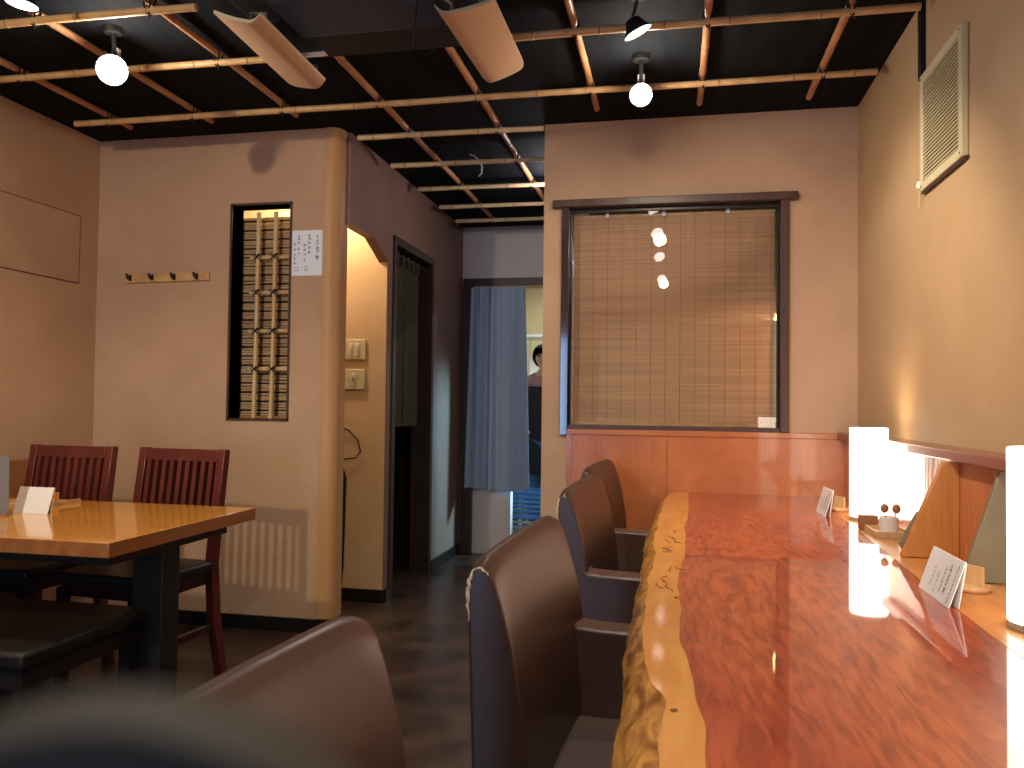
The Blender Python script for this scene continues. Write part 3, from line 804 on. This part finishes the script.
# cook half hidden by the window wall
def person():
    t = thing('person', (-1.03, 6.50, 0), 'person in a mauve top, black apron and blue trousers standing behind the curtain', 'person')
    def skin(name, verts, edges, radii, m, parent=t, root=0, sub=2):
        me = bpy.data.meshes.new(name); me.from_pydata(verts, edges, []); o = bpy.data.objects.new(name, me); C.objects.link(o)
        o.parent = parent; me.materials.append(m)
        s = o.modifiers.new('skin', 'SKIN'); s.use_smooth_shade = True
        for i, r in enumerate(radii):
            r = r if isinstance(r, tuple) else (r, r)
            me.skin_vertices[0].data[i].radius = r
        me.skin_vertices[0].data[root].use_root = True
        u = o.modifiers.new('sub', 'SUBSURF'); u.levels = sub; u.render_levels = sub
        return o
    V = [(0, 0, .88), (0, 0, 1.05), (0, -.01, 1.22), (0, 0, 1.33), (-.01, 0, 1.40), (-.03, -.01, 1.46), (-.03, -.01, 1.52),
         (-.09, 0, .80), (-.10, -.01, .46), (-.10, .02, .09), (-.10, -.07, .03), (-.10, -.16, .025),
         (.09, 0, .80), (.10, -.01, .46), (.10, .02, .09), (.10, -.07, .03), (.10, -.16, .025),
         (-.15, 0, 1.28), (-.19, 0, 1.05), (-.17, -.14, .90), (-.15, -.20, .88),
         (.15, 0, 1.28), (.19, 0, 1.05), (.13, -.16, .94), (.10, -.22, .92)]
    E = [(0, 1), (1, 2), (2, 3), (3, 4), (4, 5), (5, 6), (0, 7), (7, 8), (8, 9), (9, 10), (10, 11), (0, 12), (12, 13), (13, 14), (14, 15), (15, 16), (3, 17), (17, 18), (18, 19), (19, 20), (3, 21), (21, 22), (22, 23), (23, 24)]
    R_ = [(.14, .10), (.12, .09), (.13, .10), (.07, .06), .042, .075, .072, .075, .052, .034, .032, .022, .075, .052, .034, .032, .022, .05, .038, .028, .028, .05, .038, .028, .028]
    b = skin('body', V, E, R_, M['skin'])
    skin('top', [(0, 0, .92), (0, 0, 1.06), (0, -.01, 1.22), (0, 0, 1.33), (-.15, 0, 1.28), (-.19, 0, 1.05), (-.175, -.12, .92), (.15, 0, 1.28), (.19, 0, 1.05), (.135, -.14, .955)],
         [(0, 1), (1, 2), (2, 3), (3, 4), (4, 5), (5, 6), (3, 7), (7, 8), (8, 9)], [(.155, .115), (.135, .105), (.145, .115), (.08, .07), .06, .05, .04, .06, .05, .04], M['mauve'])
    skin('trousers', [(0, 0, .90), (-.09, 0, .78), (-.10, -.01, .46), (-.10, .02, .10), (.09, 0, .78), (.10, -.01, .46), (.10, .02, .10)],
         [(0, 1), (1, 2), (2, 3), (0, 4), (4, 5), (5, 6)], [(.155, .115), .09, .068, .055, .09, .068, .055], M['denim'])
    part('apron', lambda bm: [box(bm, -.13, .13, -.135, -.125, .52, 1.24), box(bm, -.15, .15, -.125, -.12, .86, .90)], M['apron'], t, bevel=.004)
    def hair(bm):
        bmesh.ops.create_uvsphere(bm, u_segments=20, v_segments=14, radius=.098)
        bmesh.ops.scale(bm, vec=(.95, 1.02, 1.05), verts=bm.verts)
        bmesh.ops.delete(bm, geom=[v for v in bm.verts if v.co.y < -.045 and v.co.z < .045], context='VERTS')
        bmesh.ops.translate(bm, vec=(-.03, .005, 1.495), verts=bm.verts)
        bmesh.ops.create_uvsphere(bm, u_segments=14, v_segments=10, radius=.045, matrix=Matrix.Translation((-.06, .09, 1.46)))
    part('hair', hair, M['hair'], t, smooth=True)
    def face(bm):
        for s in (-.026, .026):
            bmesh.ops.create_uvsphere(bm, u_segments=8, v_segments=6, radius=.009, matrix=Matrix.Translation((-.03+s, -.082, 1.49)))
    part('eyes', face, M['hair'], t, smooth=True)
    part('nose', lambda bm: bmesh.ops.create_cone(bm, cap_ends=True, segments=8, radius1=.014, radius2=.004, depth=.035, matrix=Matrix.Translation((-.03, -.09, 1.47))), M['skin'], t, smooth=True)
    part('mouth', lambda bm: box(bm, -.05, -.01, -.084, -.078, 1.438, 1.444), M['mauve'], t)
    for s in (-1, 1):
        hand = []
        base = Vector((-.15, -.20, .88)) if s < 0 else Vector((.10, -.22, .92))
        def hf(bm):
            for q in range(4):
                p = base+Vector((-.027+.018*q, -.03, 0)); l = (.055, .065, .07, .055)[q]
                tube(bm, [p, p+Vector((0, -l*.5, -.008)), p+Vector((0, -l*.85, -.03))], [.009, .008, .006], 8)
            p = base+Vector((.03*(-s), -.0, 0)); tube(bm, [p, p+Vector((-.02*s, -.03, -.01)), p+Vector((-.02*s, -.05, -.02))], [.010, .009, .007], 8)
        part('fingers', hf, M['skin'], t, smooth=True)
    for s in (-.1, .1):
        part('shoe', lambda bm: box(bm, s-.045, s+.045, -.19, .07, 0, .07), M['black'], t, bevel=.02, seg=3)
    return t
person()

# ------------------------------------------------------------ ceiling bamboo grid
XP = [-2.53, -2.10, -1.67, -1.235, -.805, -.337, .10, .543]
def pole(name, p0, p1, r, m, label, group):
    t = thing(name, p0, label, 'bamboo pole', group)
    p0, p1 = Vector(p0), Vector(p1); L = (p1-p0); n = max(2, int(L.length/.10))
    def f(bm):
        rr = random.Random(int(abs(p0.x*100+p0.y*37)))
        us = []; k = .08
        d_ = L.normalized()
        sts = [(0., r, 0)]
        while k < L.length-.05:
            for off, g in ((-.012, 0), (-.004, .0003), (-.003, .0016), (.003, .0016), (.004, .0003), (.012, 0)):
                sts.append((k+off, r*(1-.12*k/L.length)+g, 1))
            k += rr.uniform(.19, .29)
        sts.append((L.length, r*.88, 0))
        pts = [d_*a+Vector((math.sin(a*4+p0.x*3)*.002, math.cos(a*3+p0.y)*.002, math.sin(a*5+p0.x)*.0015)) for a, _, _ in sts]
        tube(bm, pts, [q[1] for q in sts], 12)
        bm.faces.ensure_lookup_table()
        for i_ in range(len(sts)-1):
            if sts[i_+1][0]-sts[i_][0] < .0065 and sts[i_+1][0]-sts[i_][0] > .005:
                for q in range(12): bm.faces[i_*12+q].material_index = 1
    part('cane', f, [m, M['bamboo_node']], t, smooth=True)
    return t
ydat = [(-2.53, 1.0, 3.30, 'leftmost'), (-2.10, 1.0, 3.29, 'second from left'), (-1.67, 1.0, 3.28, 'third from left'), (-1.235, 2.70, 5.42, 'fourth from left'),
        (-.805, 2.70, 5.42, 'fifth from left'), (-.337, 1.0, 3.43, 'sixth from left'), (.10, 1.0, 3.44, 'seventh from left'), (.543, 1.0, 3.45, 'rightmost')]
for x, a, b, w_ in ydat:
    pole('bamboo_pole', (x, a, 2.378), (x, b, 2.378), .0145, M['bamboo_red'], 'reddish lengthwise bamboo ceiling pole, %s of its kind' % w_, 'lengthwise ceiling poles')
xdat = [(2.25, -2.80, -1.50, 'short, left of the black air unit, nearest'), (2.645, -2.80, -1.40, 'left of the black air unit, second row'),
        (2.645, -.56, .745, 'right of the pale deflector board, front row'), (3.14, -2.69, .735, 'longest, spanning the room before the far walls'),
        (3.53, -1.48, -.585, 'first of those over the corridor'), (3.98, -1.48, -.61, 'second of those over the corridor'), (4.44, -1.48, -.61, 'third of those over the corridor'),
        (4.87, -1.48, -.61, 'fourth of those over the corridor'), (5.26, -1.48, -.61, 'last over the corridor, farthest from the camera')]
for y, a, b, w_ in xdat:
    pole('bamboo_pole', (a, y, 2.348), (b, y, 2.342), .0138, M['bamboo'] if y < 3.5 else M['bamboo_pale'], 'pale crosswise bamboo pole under the ceiling, %s' % w_, 'crosswise ceiling poles')
for x, a, b, w_ in ydat:
    for y, c, d2, w2 in xdat:
        if a < y < b and c < x < d2:
            def kf(bm):
                for s in (-1, 1):
                    tube(bm, [(x-.016, y-.014*s, 2.385), (x-.004, y-.005*s, 2.333), (x+.004, y+.005*s, 2.328), (x+.016, y+.014*s, 2.385)], .003, 6)
                tube(bm, [(x, y, 2.330), (x+.012, y-.008, 2.312)], .002, 5)
            col_i = [q[0] for q in ydat].index(x)+1
            row_s = {2.25: 'nearest row', 2.645: 'second row', 3.14: 'long third row', 3.53: 'first corridor row', 3.98: 'second corridor row', 4.44: 'third corridor row', 4.87: 'fourth corridor row', 5.26: 'last corridor row'}[y]
            tag(part('cord_tie', kf, M['twine']), 'black cord tie where the %s lengthwise pole meets the %s' % (w_, row_s), 'cord', 'cord ties on the bamboo grid')

# ------------------------------------------------------------ ceiling air unit and deflector boards
ac = thing('air_unit', (-1.0, 2.1, H), 'black ceiling air unit with a fine ribbed grille between the pale boards', 'air conditioner')
part('housing', lambda bm: box(bm, -.38, .40, -.55, .58, -.055, 0), mat('black_housing', (.009, .009, .011), .6), ac, bevel=.006)
def gr(bm):
    for k in range(60):
        y = -.40+k*.0135
        box(bm, -.26, .26, y, y+.007, -.062, -.055)
part('grille', gr, mat('grille_dark', (.07, .085, .115), .35), ac)
part('bracket', lambda bm: box(bm, -.36, -.28, .28, .40, -.066, -.055), M['black'], ac)

def deflector(pts, lipside, label, rad_c):
    # pts near-left, near-right, far-right, far-left ; lip rises on the given side
    t = thing('deflector_board', pts[0], label, 'air deflector', 'pale deflector boards under the air unit')
    o0 = Vector(pts[0]); P = [Vector(p)-o0 for p in pts]
    n1, n2 = 10, 14
    nrm = (P[1]-P[0]).cross(P[3]-P[0]).normalized()
    if nrm.z < 0: nrm = -nrm
    def surf(u, v, off):
        if lipside == 'L': u_ = u
        else: u_ = 1-u
        # u_ 0 = lip edge
        base = (P[0]*(1-u)+P[1]*u)*(1-v)+(P[3]*(1-u)+P[2]*u)*v
        lip = .028*max(0, 1-u_/.16)**2 - .006*math.sin(PI*min(1, u_/1.))
        return base+nrm*(lip+off)
    def f(bm):
        us = [0, .03, .06, .1, .16, .3, .5, .7, .85, .93, 1.0] if lipside == 'L' else [0, .07, .15, .3, .5, .7, .84, .9, .94, .97, 1.0]
        vs = [0, .03, .08]+[.08+.84*k/8 for k in range(1, 9)]+[.95, .98, 1.0]
        def uv(u, v):   # round the outer far corner
            ou = u if lipside == 'L' else 1-u
            if ou > 1-.16 and v > 1-rad_c:
                a = (ou-(1-.16))/.16; b = (v-(1-rad_c))/rad_c
                m_ = max(a, b, 1e-6); l_ = math.hypot(a, b); s = m_/l_ if l_ > 0 else 1
                ou = (1-.16)+a*s*.16*1.0; v = (1-rad_c)+b*s*rad_c
                # map square to disc quadrant
                u = ou if lipside == 'L' else 1-ou
            return u, v
        T = [[bm.verts.new(surf(*uv(u, v), .010)) for u in us] for v in vs]
        Bt = [[bm.verts.new(surf(*uv(u, v), 0)) for u in us] for v in vs]
        for G_ in (T, Bt):
            for a, b in zip(G_, G_[1:]):
                for k in range(len(us)-1): bm.faces.new((a[k], a[k+1], b[k+1], b[k]))
        def side(A, B_):
            for k in range(len(A)-1):
                fc = bm.faces.new((A[k], A[k+1], B_[k+1], B_[k])); fc.material_index = 1
        side(T[0], Bt[0]); side(T[-1], Bt[-1])
        side([r[0] for r in T], [r[0] for r in Bt]); side([r[-1] for r in T], [r[-1] for r in Bt])
    part('board', f, [M['board'], M['board_edge']], t, smooth=True)
    # metal arms up to the housing
    mid = (P[0]+P[1])/2 if True else None
    xe = P[0] if lipside == 'L' else P[1]
    for v in (.08, .85):
        q = xe*(1-v)+(P[3] if lipside == 'L' else P[2])*v
        inn = .03 if lipside == 'L' else -.03
        def af(bm):
            tube(bm, [q+Vector((inn, 0, .012)), q+Vector((inn*1.2, -.01, .05)), q+Vector((-inn*.6, -.012, 2.342-pts[0][2]))], .008, 8)
            box(bm, q.x-abs(inn)-.02, q.x+abs(inn)+.02, q.y-.03, q.y+.01, 2.339-pts[0][2], 2.3445-pts[0][2])
        part('arm', af, M['metal'], t, smooth=True)
    return t
deflector([(-1.42, 2.22, 2.300), (-1.268, 2.215, 2.25), (-1.284, 2.72, 2.25), (-1.448, 2.785, 2.300)], 'R', 'left pale wooden deflector board hung beside the black ceiling unit', .06)
deflector([(-.703, 2.262, 2.25), (-.534, 2.30, 2.300), (-.529, 2.78, 2.300), (-.682, 2.79, 2.25)], 'L', 'right pale wooden deflector board hung beside the black ceiling unit', .10)

tag(part('wire', lambda bm: tube(bm, [(-.76, 2.25, 2.345), (-.80, 2.35, 2.28), (-.83, 2.42, 2.235), (-.80, 2.47, 2.225), (-.75, 2.45, 2.25), (-.72, 2.40, 2.33)], .003, 6), M['black'], smooth=True), 'thin black wire looping from the ceiling unit beside the right board', 'wire')
tag(part('wire', lambda bm: tube(bm, [(-1.06, 4.02, 2.40), (-1.03, 4.00, 2.385), (-.995, 3.98, 2.35), (-.985, 3.99, 2.32), (-.995, 4.02, 2.295), (-1.01, 4.03, 2.285)], .004, 6), M['white_metal'], smooth=True), 'short pale wire curling down from the ceiling over the corridor', 'wire')

# ------------------------------------------------------------ ceiling lamps
def bare_spot(x, y, z, label, r=.05):
    t = thing('ceiling_spotlight', (x, y, H), label, 'ceiling light')
    part('base', lambda bm: lathe(bm, [(.03, -.02), (.035, 0)], n=20), M['spot_shell'], t)
    part('arm', lambda bm: tube(bm, [(0, 0, -.01), (0, .01, (z-H)/2), (0, .02, z-H+.02)], .008, 8), M['spot_shell'], t)
    part('clamp', lambda bm: box(bm, -.014, .012, .012, .03, z-H+.045, z-H+.085), M['spot_pink'], t, bevel=.003)
    dv = Vector((0-x, 0-y, 1.0-z)).normalized()
    def hd(bm):
        c = Vector((0, 0, z-H)); tube(bm, [c+dv*-.075+Vector((0, 0, 0)), c-dv*.05, c-dv*.004], [.018, .03, r+.003], 20)
    part('housing', hd, M['spot_shell'], t, smooth=True)
    def bf(bm):
        bmesh.ops.create_uvsphere(bm, u_segments=20, v_segments=12, radius=r)
        bmesh.ops.scale(bm, vec=(1, 1, .55), verts=bm.verts)
        q = dv.to_track_quat('Z', 'Y').to_matrix().to_4x4()
        bmesh.ops.transform(bm, matrix=Matrix.Translation((0, 0, z-H))@q, verts=bm.verts)
    part('bulb', bf, M['bulb'], t, smooth=True)
    return t
def lamp_spot(loc, target, power, col, angle, blend=.6, size=.04, name='spot'):
    l = bpy.data.lights.new(name, 'SPOT'); l.energy = power; l.color = col; l.spot_size = math.radians(angle); l.spot_blend = blend; l.shadow_soft_size = size
    o = bpy.data.objects.new(name, l); C.objects.link(o); o.location = loc
    o.rotation_euler = (Vector(target)-Vector(loc)).to_track_quat('-Z', 'Y').to_euler(); return o
def lamp_point(loc, power, col, size=.05, name='bulb_light'):
    l = bpy.data.lights.new(name, 'POINT'); l.energy = power; l.color = col; l.shadow_soft_size = size
    o = bpy.data.objects.new(name, l); C.objects.link(o); o.location = loc; return o
bare_spot(-1.951, 2.44, 2.25, 'bare glowing ceiling spotlight at the left, over the dining table')
bare_spot(-.128, 2.98, 2.25, 'bare glowing ceiling spotlight in front of the blind window', r=.040)

def shaded_spot(x, y, z, aim, label, group=None):
    t = thing('ceiling_spotlight', (x, y, H), label, 'ceiling light')
    part('base', lambda bm: lathe(bm, [(.025, -.02), (.03, 0)], n=20), M['spot_shell'], t)
    dv = (Vector(aim)).normalized(); c = Vector((0, 0, z-H))
    part('arm', lambda bm: tube(bm, [(0, 0, -.01), c-dv*.045], .006, 8), M['metal'], t)
    def hd(bm):
        n = 24; q = dv.to_track_quat('Z', 'Y').to_matrix()
        prof = [(.004, -.05), (.022, -.045), (.034, -.02), (.048, 0), (.045, 0), (.030, -.018)]
        rings = [[bm.verts.new(c+q@Vector((r*math.cos(2*PI*k/n), r*math.sin(2*PI*k/n), h))) for k in range(n)] for r, h in prof]
        for a, b in zip(rings, rings[1:]):
            for k in range(n): bm.faces.new((a[k], a[(k+1) % n], b[(k+1) % n], b[k]))
        bm.faces.new(rings[0])
    part('shade', hd, M['spot_shell'], t, smooth=True)
    def bf(bm):
        n = 24; q = dv.to_track_quat('Z', 'Y').to_matrix()
        bm.faces.new([bm.verts.new(c+q@Vector((.044*math.cos(2*PI*k/n), .044*math.sin(2*PI*k/n), -.002))) for k in range(n)])
    part('lens', bf, M['bulb_soft'], t)
    return t
shaded_spot(-.118, 2.52, 2.27, (.38, .15, -.8), 'black shaded spotlight on a thin arm near the top right of the ceiling grid')
shaded_spot(-1.93, 2.02, 2.27, (-.1, 0, -1), 'shaded spotlight glowing at the top left corner of the view')
for yy, wn in ((1.86, 'first'), (1.0, 'second'), (-.1, 'third')):
    shaded_spot(-.118, yy, 2.27, (.25, .7, -.7), 'shaded spotlight above the counter, %s behind the visible one' % wn)
shaded_spot(-1.93, .3, 2.27, (-.1, .4, -1), 'shaded spotlight above the near end of the dining area')

WARM = (1, .80, .56); NEU = (1, .90, .78)
for x, y, e in ((-1.951, 2.44, 3.2), (-.128, 2.98, 4.5)):
    dv = Vector((0-x, 0-y, 1.0-2.25)).normalized()
    lamp_point(Vector((x, y, 2.25))+dv*.06, e, NEU, .03)
lamp_spot((-.11, 2.525, 2.235), (.775, 2.9, .9), 18, NEU, 95)
lamp_spot((-1.93, 2.02, 2.22), (-2.1, 2.4, .7), 26, (1, .84, .60), 110)
lamp_spot((-.10, 1.90, 2.22), (.15, 3.2, .7), 30, (1, .84, .60), 115)
lamp_spot((-.10, 1.04, 2.22), (.35, 1.5, .7), 30, NEU, 120)
lamp_spot((-.10, -.06, 2.22), (.35, .9, .7), 34, NEU, 120)
lamp_spot((-1.93, .32, 2.22), (-2.0, 3.0, .75), 75, (1, .82, .56), 85)
lamp_point((.658, 2.93, CT+.22), .8, WARM, .012)
lamp_point((.640, 1.55, CT+.22), .8, WARM, .012)
# niche ceiling light
nl = thing('ceiling_light', (-1.95, 3.88, H), 'small round ceiling light inside the lit niche', 'ceiling light')
part('globe', lambda bm: lathe(bm, [(.05, 0), (.07, -.03), (.055, -.07), (.005, -.085)], n=24), M['bulb_soft'], nl, smooth=True)
lamp_point((-1.95, 3.88, 2.24), 19, (1, .83, .6), .05)
cl = thing('ceiling_light', (-.665, 4.35, H), 'small added ceiling light over the corridor, unseen behind the window wall', 'ceiling light')
part('globe', lambda bm: lathe(bm, [(.035, 0), (.05, -.02), (.04, -.05), (.005, -.06)], n=24), M['bulb_soft'], cl, smooth=True)
lamp_point((-.675, 4.35, 2.26), 4.5, (.95, .93, 1), .04)  # added lamp, out of view, brightens the curtain and end wall
# kitchen lights
def area(loc, target, sx, sy, e, col, name='tube_light'):
    l = bpy.data.lights.new(name, 'AREA'); l.shape = 'RECTANGLE'; l.size = sx; l.size_y = sy; l.energy = e; l.color = col
    o = bpy.data.objects.new(name, l); C.objects.link(o); o.location = loc
    o.rotation_euler = (Vector(target)-Vector(loc)).to_track_quat('-Z', 'Y').to_euler(); return o
area((-.4, 6.9, 2.34), (-.4, 6.9, 0), 1.2, .15, 45, (.80, .92, 1))
area((-1.79, -2.98, 1.1), (-1.5, 5.7, 1.1), .7, 1.6, 8, (.62, .78, 1), 'daylight')
lamp_spot((0, 6.12, .95), (-1.53, 5.26, .60), 130, (.36, .78, 1), 54, .6, .08)
lamp_point((.60, 3.98, 1.34), 34, (1, .85, .6), .04)

# shelf and board added unseen behind the blind to cut the kitchen light
sh = thing('blocker_shelf', (.1, YW+.35, 0), 'unseen shelf and board added behind the bamboo blind to block light', 'shelf')
part('board', lambda bm: box(bm, -.5, 1.4, -.225, .05, 1.515, 1.535), M['kitchen_wall'], sh)
part('blocker_board', lambda bm: box(bm, -.5, 1.4, -.225, -.21, 1.535, 2.38), M['kitchen_wall'], sh)

# ------------------------------------------------------------ right wall: vent, conduit, pull cord
vx, vy0, vy1, vz0, vz1 = .757, 2.33, 2.705, 1.773, 2.140
vn = thing('ventilation_fan', (RX, 2.5175, 1.9565), 'cream square louvred ventilation fan grille high on the right wall', 'vent')
def vf(bm):
    t_ = .028
    a, b, c, d_ = vy0-2.5175, vy1-2.5175, vz0-1.9565, vz1-1.9565
    box(bm, vx-RX, 0, a, a+t_, c, d_); box(bm, vx-RX, 0, b-t_, b, c, d_); box(bm, vx-RX, 0, a+t_, b-t_, c, c+t_); box(bm, vx-RX, 0, a+t_, b-t_, d_-t_, d_)
vfr = part('frame', vf, M['vent'], vn, bevel=.003)
part('shade_plate', lambda bm: box(bm, -.008, 0, -.16, .16, -.155, .155), M['vent_shade'], vn)  # dark plate, its colour stands for the shade between the louvres
def lv(bm):
    for k in range(27):
        z = -.153+k*.0115
        hexa(bm, [(-.0165, -.157, z), (-.010, -.157, z+.004), (-.010, .157, z+.004), (-.0165, .157, z), (-.0165, -.157, z+.005), (-.010, -.157, z+.0075), (-.010, .157, z+.0075), (-.0165, .157, z+.005)])
part('louvres', lv, M['vent'], vn)
part('gasket', lambda bm: box(bm, -.012, 0, vy0-2.5175-.006, vy1-2.5175+.0, vz0-1.9565-.006, vz0-1.9565), M['dark_post'], vn)
for dy, dz in ((-.172, .17), (-.172, -.17), (.172, .17), (.172, -.17)):
    part('screw', lambda bm: tube(bm, [(vx-RX-.0015, dy, dz), (vx-RX+.001, dy, dz)], .003, 8), M['dark_metal'], vfr)
tag(B('conduit', (RX-.016, RX, 2.70, 2.728, 2.137, H), M['black']), 'black vertical conduit between the ceiling and the ventilation fan', 'conduit')
pc = thing('pull_switch', (RX-.012, 2.722, 1.80), 'small ivory pull switch with a hooked cord at the fan corner', 'switch')
part('body', lambda bm: lathe(bm, [(.010, -.012), (.012, .0), (.008, .012)], n=14), M['switch_lt'], pc, smooth=True)
part('hook', lambda bm: tube(bm, [(0, 0, -.01), (0, .003, -.05), (0, .012, -.065), (0, .02, -.06)], .003, 6), M['vent'], pc, smooth=True)

# ------------------------------------------------------------ camera
cam = bpy.data.cameras.new('camera'); co = bpy.data.objects.new('camera', cam); C.objects.link(co)
cam.sensor_width = 36; cam.lens = 796/1024*36; cam.clip_start = .01
yaw, pitch, roll = math.radians(11.4978), math.radians(1.5222), math.radians(.7097)
Bm = Matrix(((1, 0, 0), (0, 0, -1), (0, 1, 0)))
Rm = Matrix.Rotation(yaw, 3, 'Z') @ Matrix.Rotation(pitch, 3, 'X') @ Bm @ Matrix.Rotation(roll, 3, 'Z')
co.matrix_world = Matrix.Translation((0, 0, 1.085)) @ Rm.to_4x4()
cam.dof.use_dof = True; cam.dof.focus_distance = 2.4; cam.dof.aperture_fstop = 8.5
bpy.context.scene.camera = co

# round dark cap close to the lens
cp = thing('lens_cap', (-.0382, .0500, 1.0398), 'dark round blurred cap rising at the lower left, right by the lens', 'cap')
cp.rotation_euler = (math.radians(90), 0, math.radians(11))
def capf(bm):
    lathe(bm, [(.0, .0012), (.0180, .0012), (.0198, .0022), (.0230, .0022), (.0240, .0008), (.0240, -.003), (.0, -.003)], n=48, cap=False)
part('disc', capf, M['cap_plastic'], cp, smooth=True)

# ------------------------------------------------------------ world and view
wd = bpy.data.worlds.new('world'); bpy.context.scene.world = wd; wd.use_nodes = True
wd.node_tree.nodes['Background'].inputs[0].default_value = (.5, .6, .8, 1); wd.node_tree.nodes['Background'].inputs[1].default_value = .02
vs_ = bpy.context.scene.view_settings
vs_.view_transform = 'Standard'; vs_.look = 'None'; vs_.gamma = 1; vs_.use_curve_mapping = False; vs_.exposure = 0.5
